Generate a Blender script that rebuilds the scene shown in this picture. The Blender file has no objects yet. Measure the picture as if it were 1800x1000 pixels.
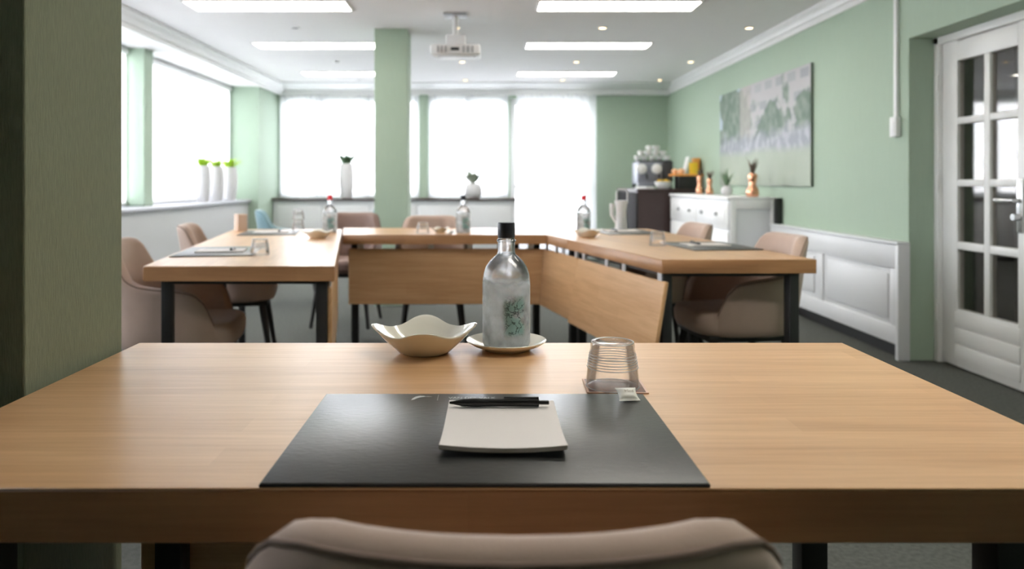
import bpy, bmesh, math, random
from mathutils import Vector, Matrix
R = math.radians
random.seed(7)
S = bpy.context.scene
C = S.collection
# ------------------------------------------------------------------ camera, world, light, exposure
F, PX, PY, CH = 1340.0, 852.0, 320.0, 1.08          # focal length / principal point of the 1800x1000 frame, eye height
cam = bpy.data.cameras.new('camera'); co = bpy.data.objects.new('camera', cam); C.objects.link(co)
co.location = (0, 0, CH); co.rotation_euler = (R(90), 0, 0)
cam.sensor_width = 36; cam.lens = F / 1800 * 36
cam.shift_x = (900 - PX) / 1800; cam.shift_y = -(500 - PY) / 1800
cam.clip_start = .02
cam.dof.use_dof = True; cam.dof.focus_distance = 1.3; cam.dof.aperture_fstop = 4.0
S.camera = co
WORLD, TUBE, EXPOSURE = 15.0, 10.5, 0.72
w = bpy.data.worlds.new('World'); S.world = w; w.use_nodes = True
bg = w.node_tree.nodes['Background']; bg.inputs[0].default_value = (.90, .94, 1, 1); bg.inputs[1].default_value = WORLD
S.view_settings.view_transform = 'Standard'; S.view_settings.look = 'None'
S.view_settings.gamma = 1; S.view_settings.use_curve_mapping = False
S.view_settings.exposure = EXPOSURE
def portal(loc, rot, sx, sy):
    l = bpy.data.lights.new('daylight_portal', 'AREA'); l.shape = 'RECTANGLE'; l.size = sx; l.size_y = sy
    l.cycles.is_portal = True
    o = bpy.data.objects.new('daylight_portal', l); C.objects.link(o); o.location = loc; o.rotation_euler = rot
portal((-3.36, 5.6, 1.58), (0, R(-90), 0), 1.5, 8.4)        # left windows, shining towards +X
portal((-.7, 10.86, 1.2), (R(-90), 0, 0), 4.6, 2.3)         # back windows, shining towards -Y
S.cycles.max_bounces = 14; S.cycles.transparent_max_bounces = 16; S.cycles.diffuse_bounces = 6
S.cycles.caustics_reflective = False; S.cycles.caustics_refractive = True
S.cycles.sample_clamp_indirect = 6

def at(px, py, y):                                   # a point of the photograph at depth y
    return Vector(((px - PX) / F * y, y, CH - (py - PY) / F * y))
def on(px, py, z):                                   # ... or on the level z
    y = (CH - z) * F / (py - PY); return Vector(((px - PX) / F * y, y, z))

# ------------------------------------------------------------------ materials
MATS = {}
def lin(c): return tuple(((v / 255) / 12.92 if v <= 10 else (((v / 255) + .055) / 1.055) ** 2.4) for v in c) + (1,)
def mat(name, col, rough=.5, metal=0.0, var=0.0, vs=8.0, stretch=(1, 1, 1), bump=0.0, bs=200.0, spec=.5, sheen=0.0, emit=None, es=0.0, coat=0.0):
    m = bpy.data.materials.new(name); m.use_nodes = True; nt = m.node_tree; b = nt.nodes['Principled BSDF']
    b.inputs['Base Color'].default_value = (*col, 1); b.inputs['Roughness'].default_value = rough
    b.inputs['Metallic'].default_value = metal; b.inputs['Specular IOR Level'].default_value = spec
    if sheen: b.inputs['Sheen Weight'].default_value = sheen; b.inputs['Sheen Roughness'].default_value = .4
    if coat: b.inputs['Coat Weight'].default_value = coat; b.inputs['Coat Roughness'].default_value = .08
    if emit: b.inputs['Emission Color'].default_value = (*emit, 1); b.inputs['Emission Strength'].default_value = es
    tc = nt.nodes.new('ShaderNodeTexCoord'); mp = nt.nodes.new('ShaderNodeMapping'); mp.inputs['Scale'].default_value = stretch
    nt.links.new(tc.outputs['Object'], mp.inputs[0])
    n = nt.nodes.new('ShaderNodeTexNoise'); n.inputs['Scale'].default_value = vs; n.inputs['Detail'].default_value = 4
    nt.links.new(mp.outputs[0], n.inputs['Vector'])
    mx = nt.nodes.new('ShaderNodeMix'); mx.data_type = 'RGBA'
    v = var if var else .02
    mx.inputs['A'].default_value = (*[c * (1 - v) for c in col], 1); mx.inputs['B'].default_value = (*[min(1, c * (1 + v)) for c in col], 1)
    nt.links.new(n.outputs['Fac'], mx.inputs['Factor']); nt.links.new(mx.outputs['Result'], b.inputs['Base Color'])
    if bump:
        n2 = nt.nodes.new('ShaderNodeTexNoise'); n2.inputs['Scale'].default_value = bs; n2.inputs['Detail'].default_value = 3
        nt.links.new(mp.outputs[0], n2.inputs['Vector'])
        bp = nt.nodes.new('ShaderNodeBump'); bp.inputs['Strength'].default_value = bump; bp.inputs['Distance'].default_value = .002
        nt.links.new(n2.outputs['Fac'], bp.inputs['Height']); nt.links.new(bp.outputs[0], b.inputs['Normal'])
    MATS[name] = m; return m

def wood(name, c1, c2, rough, coat=0.0, edge=False):
    m = bpy.data.materials.new(name); m.use_nodes = True; nt = m.node_tree; L = nt.links.new; b = nt.nodes['Principled BSDF']
    N = nt.nodes.new
    tc = N('ShaderNodeTexCoord'); oi = N('ShaderNodeObjectInfo'); sp = N('ShaderNodeSeparateXYZ'); L(tc.outputs['Object'], sp.inputs[0])
    ad = N('ShaderNodeMath'); ad.operation = 'ADD'; L(sp.outputs['Y'], ad.inputs[0]); L(sp.outputs['X' if edge else 'Z'], ad.inputs[1])
    rx = N('ShaderNodeMath'); rx.operation = 'MULTIPLY_ADD'; L(oi.outputs['Random'], rx.inputs[0]); rx.inputs[1].default_value = 3; L(ad.outputs[0] if edge else sp.outputs['X'], rx.inputs[2])
    cb = N('ShaderNodeCombineXYZ'); L(rx.outputs[0], cb.inputs[0]); L(sp.outputs['Z'] if edge else ad.outputs[0], cb.inputs[1])
    br = N('ShaderNodeTexBrick'); br.offset = .37; br.squash = 1; L(cb.outputs[0], br.inputs['Vector'])
    br.inputs['Color1'].default_value = (0, 0, 0, 1); br.inputs['Color2'].default_value = (1, 1, 1, 1); br.inputs['Mortar'].default_value = (.5, .5, .5, 1)
    br.inputs['Scale'].default_value = 1; br.inputs['Mortar Size'].default_value = 0; br.inputs['Brick Width'].default_value = .72; br.inputs['Row Height'].default_value = .058
    def noise(sx, sy, det, dist=0):
        mp = N('ShaderNodeMapping'); mp.inputs['Scale'].default_value = (sx, sy, 1); L(cb.outputs[0], mp.inputs[0])
        n = N('ShaderNodeTexNoise'); n.inputs['Scale'].default_value = 1; n.inputs['Detail'].default_value = det; n.inputs['Distortion'].default_value = dist
        L(mp.outputs[0], n.inputs['Vector']); return n.outputs['Fac']
    a, g, f = noise(1.6, 22, 4, .6), noise(5, 120, 3, .2), noise(30, 700, 2)
    def mth(op, x, y):
        q = N('ShaderNodeMath'); q.operation = op
        for i, v in enumerate((x, y)):
            if isinstance(v, (int, float)): q.inputs[i].default_value = v
            else: L(v, q.inputs[i])
        return q.outputs[0]
    t = mth('ADD', mth('MULTIPLY', br.outputs['Fac'] if False else br.outputs['Color'], .22), mth('MULTIPLY', a, .75))
    t = mth('ADD', t, mth('MULTIPLY', mth('SUBTRACT', g, .5), .65)); t = mth('ADD', t, mth('MULTIPLY', mth('SUBTRACT', f, .5), .25))
    cr = N('ShaderNodeValToRGB'); cr.color_ramp.elements[0].position = .2; cr.color_ramp.elements[1].position = .78
    cr.color_ramp.elements[0].color = (*c1, 1); cr.color_ramp.elements[1].color = (*c2, 1); L(t, cr.inputs[0]); L(cr.outputs[0], b.inputs['Base Color'])
    b.inputs['Roughness'].default_value = rough; b.inputs['Coat Weight'].default_value = coat; b.inputs['Coat Roughness'].default_value = .30
    bp = N('ShaderNodeBump'); bp.inputs['Strength'].default_value = .06; bp.inputs['Distance'].default_value = .001; L(g, bp.inputs['Height']); L(bp.outputs[0], b.inputs['Normal'])
    MATS[name] = m; return m

def glass_thin(name, tint=(1, 1, 1), refl=1.0):      # window glass: clear with a Fresnel reflection
    m = bpy.data.materials.new(name); m.use_nodes = True; nt = m.node_tree; nt.nodes.clear(); L = nt.links.new
    o = nt.nodes.new('ShaderNodeOutputMaterial'); t = nt.nodes.new('ShaderNodeBsdfTransparent'); t.inputs[0].default_value = (*tint, 1)
    g = nt.nodes.new('ShaderNodeBsdfGlossy'); g.inputs['Roughness'].default_value = .01
    fr = nt.nodes.new('ShaderNodeFresnel'); fr.inputs[0].default_value = 1.5
    mu = nt.nodes.new('ShaderNodeMath'); mu.operation = 'MULTIPLY'; mu.inputs[1].default_value = refl; L(fr.outputs[0], mu.inputs[0])
    mx = nt.nodes.new('ShaderNodeMixShader'); L(mu.outputs[0], mx.inputs[0]); L(t.outputs[0], mx.inputs[1]); L(g.outputs[0], mx.inputs[2]); L(mx.outputs[0], o.inputs[0])
    MATS[name] = m
def sheer(name, col, clear):                         # woven translucent cloth
    m = bpy.data.materials.new(name); m.use_nodes = True; nt = m.node_tree; nt.nodes.clear(); L = nt.links.new
    o = nt.nodes.new('ShaderNodeOutputMaterial'); t = nt.nodes.new('ShaderNodeBsdfTransparent')
    d = nt.nodes.new('ShaderNodeBsdfTranslucent'); d.inputs[0].default_value = (*col, 1)
    e = nt.nodes.new('ShaderNodeBsdfDiffuse'); e.inputs[0].default_value = (*col, 1)
    m1 = nt.nodes.new('ShaderNodeMixShader'); m1.inputs[0].default_value = .35; L(d.outputs[0], m1.inputs[1]); L(e.outputs[0], m1.inputs[2])
    tc = nt.nodes.new('ShaderNodeTexCoord'); n = nt.nodes.new('ShaderNodeTexNoise'); n.inputs['Scale'].default_value = 6; L(tc.outputs['Object'], n.inputs['Vector'])
    mr = nt.nodes.new('ShaderNodeMapRange'); mr.inputs['To Min'].default_value = 1 - clear - .06; mr.inputs['To Max'].default_value = 1 - clear + .06; L(n.outputs['Fac'], mr.inputs[0])
    m2 = nt.nodes.new('ShaderNodeMixShader'); L(mr.outputs[0], m2.inputs[0]); L(t.outputs[0], m2.inputs[1]); L(m1.outputs[0], m2.inputs[2]); L(m2.outputs[0], o.inputs[0])
    MATS[name] = m
def clear_glass(name, ior=1.45, rough=0.0, col=(1, 1, 1), mix=1.0, refl=1.0):     # thin-walled glass: part refracting, part plainly see-through with a Fresnel reflection
    m = bpy.data.materials.new(name); m.use_nodes = True; nt = m.node_tree; nt.nodes.clear(); N = nt.nodes.new; L = nt.links.new
    o = N('ShaderNodeOutputMaterial'); g = N('ShaderNodeBsdfGlass'); g.inputs['IOR'].default_value = ior; g.inputs['Roughness'].default_value = rough; g.inputs[0].default_value = (*col, 1)
    t = N('ShaderNodeBsdfTransparent'); s_ = N('ShaderNodeBsdfGlossy'); s_.inputs['Roughness'].default_value = .02; fr = N('ShaderNodeFresnel'); fr.inputs[0].default_value = ior
    mu = N('ShaderNodeMath'); mu.operation = 'MULTIPLY'; mu.use_clamp = True; mu.inputs[1].default_value = refl; L(fr.outputs[0], mu.inputs[0])
    a = N('ShaderNodeMixShader'); L(mu.outputs[0], a.inputs[0]); L(t.outputs[0], a.inputs[1]); L(s_.outputs[0], a.inputs[2])
    b = N('ShaderNodeMixShader'); b.inputs[0].default_value = mix; L(a.outputs[0], b.inputs[1]); L(g.outputs[0], b.inputs[2]); L(b.outputs[0], o.inputs[0]); MATS[name] = m

mat('green_wall', (.36, .455, .355), .75, var=.05, vs=60, stretch=(1, 1, .12), bump=.25, bs=500)
mat('green_fabric_shaded', (.18, .197, .13), .85, var=.28, vs=420, stretch=(1, 1, .10), bump=.6, bs=500)  # near column: wall green with a weave, its shade darkened into the colour
mat('white_paint', (.82, .82, .82), .45); mat('ceiling_white', (.84, .825, .83), .8); mat('panel_white', (.72, .73, .75), .4)
mat('pale_grey_paint', (.52, .52, .525), .6); mat('door_white', (.80, .80, .79), .35); mat('grey_sill', (.42, .42, .46), .35); mat('dark_sill', (.07, .05, .045), .35)
mat('carpet', (.10, .104, .095), .95, var=.5, vs=60, bump=.6, bs=300, spec=.1)
mat('hall_brown', (.06, .04, .033), .7, var=.2)
mat('paving', (.5, .5, .48), .9, var=.2, vs=1)
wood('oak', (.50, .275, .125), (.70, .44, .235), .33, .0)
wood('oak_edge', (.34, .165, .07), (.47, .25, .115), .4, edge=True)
mat('black_metal', (.012, .012, .013), .45); mat('steel', (.6, .6, .6), .25, 1); mat('chrome_bracket', (.75, .77, .8), .35, .6)
mat('taupe', (.51, .385, .315), .85, var=.1, vs=14, sheen=.35, bump=.3, bs=400, spec=.2)
mat('taupe_seam', (.22, .155, .12), .85)
mat('teal_velvet', (.16, .27, .30), .8, var=.1, sheen=.4); mat('teal_seam', (.08, .14, .16), .8)
mat('brown_leather', (.20, .125, .10), .6, var=.1); mat('brown_seam', (.10, .06, .05), .6)
mat('black_wood', (.012, .011, .010), .5)
mat('pad_black', (.032, .033, .031), .34, var=.15, vs=30, bump=.2, bs=90, stretch=(1, 2.2, 1))
mat('pad_edge', (.012, .012, .012), .5); mat('silver_print', (.62, .64, .64), .5)
mat('paper', (.78, .735, .71), .8); mat('paper_side', (.62, .6, .57), .9, var=.3, vs=900, stretch=(.01, .01, 1)); mat('pen_black', (.006, .006, .006), .35)
mat('cream', (.76, .73, .64), .12, coat=.4); mat('ivory', (.76, .74, .66), .15, coat=.3)
mat('cap_navy', (.012, .013, .022), .45); mat('cap_red', (.72, .012, .02), .4); mat('ceramic_white', (.80, .80, .80), .3)
mat('vase_white', (.62, .61, .62), .6); mat('lime_leaf', (.42, .62, .03), .6, var=.2); mat('green_leaf', (.13, .22, .12), .6, var=.3)
mat('pale_leaf', (.45, .5, .4), .7, var=.3); mat('dry_grass', (.17, .13, .10), .9, var=.3); mat('picture_edge', (.13, .16, .13), .4); mat('copper', (.80, .40, .25), .22, 1)
mat('dark_brown', (.045, .026, .024), .4, var=.15, vs=6, stretch=(1, 1, .1)); mat('niche_black', (.012, .010, .011), .8, spec=.15)
mat('machine_grey', (.24, .25, .29), .35, .3); mat('machine_dark', (.035, .037, .042), .4); mat('yellow_card', (.85, .55, .03), .5); mat('orange_card', (.75, .33, .08), .5)
mat('peach', (.80, .60, .47), .7); mat('coaster_border', (.62, .40, .30), .5); mat('peach_skin', (.85, .50, .28), .5, var=.2, vs=20); mat('black_box', (.012, .014, .012), .5)
mat('plastic_white', (.80, .80, .81), .4); mat('grey_plastic', (.35, .36, .37), .5); mat('coaster', (.15, .07, .05), .4, var=.9, vs=45); mat('wrapper', (.76, .75, .69), .35, var=.06, vs=90); mat('wrapper_print', (.30, .27, .20), .5)
mat('tube_light', (.9, .9, .85), .5, emit=(1, .955, .87), es=TUBE); mat('spot_light', (.9, .8, .6), .5, emit=(1, .74, .42), es=5.0); mat('spot_off', (.10, .10, .10), .4)
glass_thin('pane'); glass_thin('door_pane', (.9, .88, .86), .3)
sheer('sheer_white', (.93, .93, .97), .22); sheer('blind_white', (.95, .95, .97), .12)
clear_glass('tumbler_glass', 1.46, mix=.08, refl=.55); clear_glass('water', 1.333, mix=.4)
def rib_glass():                                      # ridges and rims, whitened to imitate the light they refract
    m = bpy.data.materials.new('glass_rib'); m.use_nodes = True; nt = m.node_tree; nt.nodes.clear(); N = nt.nodes.new; L = nt.links.new
    o = N('ShaderNodeOutputMaterial'); t = N('ShaderNodeBsdfTransparent'); d = N('ShaderNodeBsdfTranslucent'); d.inputs[0].default_value = (.95, .96, .97, 1); g = N('ShaderNodeBsdfGlossy'); g.inputs['Roughness'].default_value = .08
    a = N('ShaderNodeMixShader'); a.inputs[0].default_value = .5; L(d.outputs[0], a.inputs[1]); L(g.outputs[0], a.inputs[2])
    b = N('ShaderNodeMixShader'); b.inputs[0].default_value = .55; L(t.outputs[0], b.inputs[1]); L(a.outputs[0], b.inputs[2]); L(b.outputs[0], o.inputs[0]); MATS['glass_rib'] = m
rib_glass()

def bottle_glass():
    m = bpy.data.materials.new('bottle_glass'); m.use_nodes = True; nt = m.node_tree; nt.nodes.clear(); L = nt.links.new; N = nt.nodes.new
    o = N('ShaderNodeOutputMaterial'); g = N('ShaderNodeBsdfGlass'); g.inputs['IOR'].default_value = 1.45
    tc = N('ShaderNodeTexCoord'); sp = N('ShaderNodeSeparateXYZ'); L(tc.outputs['Object'], sp.inputs[0])
    n = N('ShaderNodeTexNoise'); n.inputs['Scale'].default_value = 38; n.inputs['Detail'].default_value = 3; L(tc.outputs['Object'], n.inputs['Vector'])
    def mr(src, a, b, c=0, d=1):
        q = N('ShaderNodeMapRange'); q.interpolation_type = 'SMOOTHSTEP'
        for k, v in zip(('From Min', 'From Max', 'To Min', 'To Max'), (a, b, c, d)): q.inputs[k].default_value = v
        L(src, q.inputs[0]); return q.outputs[0]
    def mth(op, x, y):
        q = N('ShaderNodeMath'); q.operation = op
        for i, v in enumerate((x, y)):
            if isinstance(v, (int, float)): q.inputs[i].default_value = v
            else: L(v, q.inputs[i])
        return q.outputs[0]
    zz = mth('ADD', sp.outputs['Z'], mth('MULTIPLY', mth('SUBTRACT', n.outputs['Fac'], .5), .03))
    frost = mr(zz, .134, .116)                        # condensation below the shoulder
    gr = mth('MULTIPLY', frost, .22); L(gr, g.inputs['Roughness'])
    white = N('ShaderNodeBsdfTranslucent'); white.inputs[0].default_value = (.93, .96, .97, 1)
    dif = N('ShaderNodeBsdfDiffuse'); dif.inputs[0].default_value = (.92, .95, .96, 1)
    w2 = N('ShaderNodeMixShader'); w2.inputs[0].default_value = .2; L(white.outputs[0], w2.inputs[1]); L(dif.outputs[0], w2.inputs[2])
    n3 = N('ShaderNodeTexNoise'); n3.inputs['Scale'].default_value = 26; n3.inputs['Detail'].default_value = 5; L(tc.outputs['Object'], n3.inputs['Vector'])
    fr = mth('MULTIPLY', frost, mr(n3.outputs['Fac'], .3, .7, .3, .7))
    tr = N('ShaderNodeBsdfTransparent'); gl = N('ShaderNodeBsdfGlossy'); gl.inputs['Roughness'].default_value = .03; fz_ = N('ShaderNodeFresnel'); fz_.inputs[0].default_value = 1.45
    th = N('ShaderNodeMixShader'); L(fz_.outputs[0], th.inputs[0]); L(tr.outputs[0], th.inputs[1]); L(gl.outputs[0], th.inputs[2])
    gg = N('ShaderNodeMixShader'); gg.inputs[0].default_value = .35; L(th.outputs[0], gg.inputs[1]); L(g.outputs[0], gg.inputs[2])
    m1 = N('ShaderNodeMixShader'); L(fr, m1.inputs[0]); L(gg.outputs[0], m1.inputs[1]); L(w2.outputs[0], m1.inputs[2])
    # teal and dark line print on the front
    fx = mth('MULTIPLY', mr(sp.outputs['X'], -.012, .004), mr(sp.outputs['X'], .036, .028))
    fz = mth('MULTIPLY', mr(sp.outputs['Z'], .022, .035), mr(sp.outputs['Z'], .108, .085))
    reg = mth('MULTIPLY', mth('MULTIPLY', fx, fz), mr(sp.outputs['Y'], -.005, -.02))
    teal = N('ShaderNodeBsdfDiffuse'); teal.inputs[0].default_value = (.30, .55, .56, 1)
    m2 = N('ShaderNodeMixShader'); L(mth('MULTIPLY', reg, mr(n3.outputs['Fac'], .38, .55, 0, .75)), m2.inputs[0]); L(m1.outputs[0], m2.inputs[1]); L(teal.outputs[0], m2.inputs[2])
    n4 = N('ShaderNodeTexNoise'); n4.inputs['Scale'].default_value = 75; n4.inputs['Detail'].default_value = 4; L(tc.outputs['Object'], n4.inputs['Vector'])
    ln = mth('MULTIPLY', mr(mth('ABSOLUTE', mth('SUBTRACT', n4.outputs['Fac'], .5), 0), .035, .01), reg)
    ink = N('ShaderNodeBsdfDiffuse'); ink.inputs[0].default_value = (.05, .07, .075, 1)
    m3 = N('ShaderNodeMixShader'); L(mth('MULTIPLY', ln, .8), m3.inputs[0]); L(m2.outputs[0], m3.inputs[1]); L(ink.outputs[0], m3.inputs[2]); L(m3.outputs[0], o.inputs[0])
    MATS['bottle_glass'] = m
bottle_glass()

def picture_mat():                                   # a washed-out print of a park: sky, buildings, trees, lawn
    m = bpy.data.materials.new('park_print'); m.use_nodes = True; nt = m.node_tree; L = nt.links.new; N = nt.nodes.new; b = nt.nodes['Principled BSDF']
    tc = N('ShaderNodeTexCoord'); sp = N('ShaderNodeSeparateXYZ'); L(tc.outputs['Object'], sp.inputs[0])
    u, v = sp.outputs['Y'], sp.outputs['Z']            # local: u -1.15 (near) .. 1.15 (far), v -.48 .. .48
    def noise(s, det=4, vec=None):
        n = N('ShaderNodeTexNoise'); n.inputs['Scale'].default_value = s; n.inputs['Detail'].default_value = det; L(tc.outputs['Object'], n.inputs['Vector']); return n.outputs['Fac']
    def mth(op, x, y):
        q = N('ShaderNodeMath'); q.operation = op
        for i, k in enumerate((x, y)):
            if isinstance(k, (int, float)): q.inputs[i].default_value = k
            else: L(k, q.inputs[i])
        return q.outputs[0]
    def step(src, a, d=.02):
        q = N('ShaderNodeMapRange'); q.interpolation_type = 'SMOOTHSTEP'; q.inputs['From Min'].default_value = a - d; q.inputs['From Max'].default_value = a + d; L(src, q.inputs[0]); return q.outputs[0]
    def mix(f, a, c):
        q = N('ShaderNodeMix'); q.data_type = 'RGBA'; L(f, q.inputs['Factor'])
        for k, vv in (('A', a), ('B', c)):
            if isinstance(vv, tuple): q.inputs[k].default_value = (*vv, 1)
            else: L(vv, q.inputs[k])
        return q.outputs['Result']
    n1, n2, n3 = noise(1.7), noise(5), noise(11)
    sky = (.42, .50, .58); 
    chk = N('ShaderNodeTexBrick'); cv = N('ShaderNodeCombineXYZ'); L(u, cv.inputs[0]); L(v, cv.inputs[1]); L(cv.outputs[0], chk.inputs['Vector'])
    chk.inputs['Scale'].default_value = 1; chk.inputs['Brick Width'].default_value = .26; chk.inputs['Row Height'].default_value = .17; chk.inputs['Mortar Size'].default_value = .05
    chk.inputs['Color1'].default_value = (.30, .31, .33, 1); chk.inputs['Color2'].default_value = (.40, .40, .41, 1); chk.inputs['Mortar'].default_value = (.44, .43, .44, 1)
    bld = mth('SUBTRACT', 1, step(u, .42, .01))
    col = mix(bld, sky, chk.outputs['Color'])
    tre = step(mth('ADD', mth('MULTIPLY', mth('SUBTRACT', n1, .5), 3.2), mth('SUBTRACT', .36, v)), .10, .06)
    tcol = mix(step(n3, .5, .2), (.11, .16, .125), (.22, .27, .22)); col = mix(tre, col, tcol)
    house = mth('MULTIPLY', step(mth('SUBTRACT', 1, mth('ABSOLUTE', mth('SUBTRACT', u, .35), 0)), .85, .01), step(v, -.1)); col = mix(mth('MULTIPLY', house, .6), col, (.42, .38, .36))
    band = step(mth('SUBTRACT', mth('MULTIPLY', n2, .25), v), .13, .06); col = mix(band, col, mix(step(n3, .55, .1), (.28, .30, .33), (.42, .42, .47)))
    lawn = step(mth('SUBTRACT', mth('MULTIPLY', n1, .08), v), .20, .05); col = mix(lawn, col, mix(n2, (.31, .36, .28), (.40, .44, .37)))
    bush_reflection = step(mth('ADD', mth('MULTIPLY', n1, 1.0), mth('SUBTRACT', -.34, v)), .62, .12); col = mix(mth('MULTIPLY', bush_reflection, .7), col, (.25, .29, .24))  # dark reflection along the bottom, painted into the print
    L(col, b.inputs['Base Color']); b.inputs['Roughness'].default_value = .5; b.inputs['Specular IOR Level'].default_value = .12
    MATS['park_print'] = m
picture_mat()

# ------------------------------------------------------------------ mesh helpers
def bm_new(): return bmesh.new()
def box(bm, x0, x1, y0, y1, z0, z1, bev=0.0, seg=2, M=None):
    t = bmesh.new(); bmesh.ops.create_cube(t, size=1)
    for v in t.verts: v.co = Vector(((x0 + x1) / 2 + v.co.x * (x1 - x0), (y0 + y1) / 2 + v.co.y * (y1 - y0), (z0 + z1) / 2 + v.co.z * (z1 - z0)))
    if bev: bmesh.ops.bevel(t, geom=t.edges[:] , offset=bev, segments=seg, affect='EDGES', profile=.5)
    if M is not None: t.transform(M)
    me = bpy.data.meshes.new('t'); t.to_mesh(me); t.free(); bm.from_mesh(me); bpy.data.meshes.remove(me)
    return bm
def prism(bm, poly, z0, z1, bev=0.0, seg=2):           # vertical prism over a plan polygon
    t = bmesh.new(); a = [t.verts.new((x, y, z0)) for x, y in poly]; b = [t.verts.new((x, y, z1)) for x, y in poly]; n = len(poly)
    t.faces.new(list(reversed(a))); t.faces.new(b)
    for i in range(n): t.faces.new((a[i], a[(i + 1) % n], b[(i + 1) % n], b[i]))
    bmesh.ops.recalc_face_normals(t, faces=t.faces)
    if bev: bmesh.ops.bevel(t, geom=t.edges[:], offset=bev, segments=seg, affect='EDGES', profile=.5)
    me = bpy.data.meshes.new('t'); t.to_mesh(me); t.free(); bm.from_mesh(me); bpy.data.meshes.remove(me); return bm
def lathe(bm, prof, n=40, loc=(0, 0, 0), rib=None, close=False):   # prof: (r, z)
    rings = []
    for r, z in prof:
        if r < 1e-6: rings.append([bm.verts.new((loc[0], loc[1], loc[2] + z))]); continue
        ring = []
        for i in range(n):
            a = 2 * math.pi * i / n; rr = r * (1 + (rib(a, z) if rib else 0))
            ring.append(bm.verts.new((loc[0] + rr * math.cos(a), loc[1] + rr * math.sin(a), loc[2] + z)))
        rings.append(ring)
    pairs = list(zip(rings, rings[1:])) + ([(rings[-1], rings[0])] if close else [])
    for A, B in pairs:
        if len(A) == 1 and len(B) == 1: continue
        for i in range(n):
            j = (i + 1) % n
            if len(A) == 1: bm.faces.new((A[0], B[j], B[i]))
            elif len(B) == 1: bm.faces.new((A[i], A[j], B[0]))
            else: bm.faces.new((A[i], A[j], B[j], B[i]))
    bmesh.ops.recalc_face_normals(bm, faces=bm.faces); return bm
def tube(bm, pts, r, n=8, r1=None):
    pts = [Vector(p) for p in pts]; rings = []
    for k, p in enumerate(pts):
        d = (pts[min(k + 1, len(pts) - 1)] - pts[max(k - 1, 0)]).normalized()
        up = Vector((0, 0, 1)) if abs(d.z) < .9 else Vector((1, 0, 0)); a = d.cross(up).normalized(); b = d.cross(a)
        rr = r if r1 is None else r + (r1 - r) * k / (len(pts) - 1)
        rings.append([bm.verts.new(p + a * rr * math.cos(2 * math.pi * i / n) + b * rr * math.sin(2 * math.pi * i / n)) for i in range(n)])
    for A, B in zip(rings, rings[1:]):
        for i in range(n): bm.faces.new((A[i], A[(i + 1) % n], B[(i + 1) % n], B[i]))
    bm.faces.new(list(reversed(rings[0]))); bm.faces.new(rings[-1])
    bmesh.ops.recalc_face_normals(bm, faces=bm.faces); return bm
def cyl(bm, c, r, h, n=24, axis='z'):
    M = {'z': Matrix(), 'y': Matrix.Rotation(R(-90), 4, 'X'), 'x': Matrix.Rotation(R(90), 4, 'Y')}[axis]
    t = bmesh.new(); lathe(t, [(0, 0), (r, 0), (r, h), (0, h)], n); t.transform(Matrix.Translation(c) @ M)
    me = bpy.data.meshes.new('t'); t.to_mesh(me); t.free(); bm.from_mesh(me); bpy.data.meshes.remove(me); return bm
def smooth(me, ang=40):
    for p in me.polygons: p.use_smooth = True
    try: me.set_sharp_from_angle(angle=R(ang))
    except Exception: pass
def obj(name, bm, m, parent=None, sm=True, label=None, loc=None, ang=40):
    me = bpy.data.meshes.new(name); bm.to_mesh(me); bm.free()
    me.materials.append(MATS[m])
    if sm: smooth(me, ang)
    o = bpy.data.objects.new(name, me); C.objects.link(o)
    if parent: o.parent = parent
    if loc is not None: o.location = loc
    if label: o['label'] = label
    return o
def tag(o, label, cat, group=None):
    o['label'] = label; o['category'] = cat
    if group: o['group'] = group
    return o
def thing(name, label, cat, loc=(0, 0, 0), rz=0.0, group=None):
    o = bpy.data.objects.new(name, None); C.objects.link(o); o.location = loc; o.rotation_euler = (0, 0, rz); o.empty_display_size = .1
    return tag(o, label, cat, group)
def struct(name, bm=None, m=None, label=None, sm=False):
    if bm is None: o = bpy.data.objects.new(name, None); C.objects.link(o)
    else: o = obj(name, bm, m, sm=sm)
    o['kind'] = 'structure'
    if label: o['label'] = label
    return o
def dup(root, loc, rz=None, label=None, group=None, swap=None):
    def cp(o, par):
        c = o.copy(); C.objects.link(c); c.parent = par
        if swap and o.type == 'MESH' and o.data.materials[0].name in swap:
            c.data = o.data.copy(); c.data.materials[0] = MATS[swap[o.data.materials[0].name]]
        for ch in o.children: cp(ch, c)
        return c
    r = cp(root, None); r.location = loc
    if rz is not None: r.rotation_euler = (0, 0, rz)
    if label: r['label'] = label
    if group: r['group'] = group
    return r
def slab_with_holes(bm, axis, p0, p1, a0, a1, z0, z1, holes):   # wall perpendicular to axis with rectangular openings (a0,a1,z0,z1)
    As = sorted({a0, a1, *[v for h in holes for v in h[:2]]}); Zs = sorted({z0, z1, *[v for h in holes for v in h[2:]]})
    for i in range(len(As) - 1):
        for k in range(len(Zs) - 1):
            am, zm = (As[i] + As[i + 1]) / 2, (Zs[k] + Zs[k + 1]) / 2
            if any(h[0] < am < h[1] and h[2] < zm < h[3] for h in holes): continue
            if axis == 'x': box(bm, p0, p1, As[i], As[i + 1], Zs[k], Zs[k + 1])
            else: box(bm, As[i], As[i + 1], p0, p1, Zs[k], Zs[k + 1])
    return bm

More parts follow.
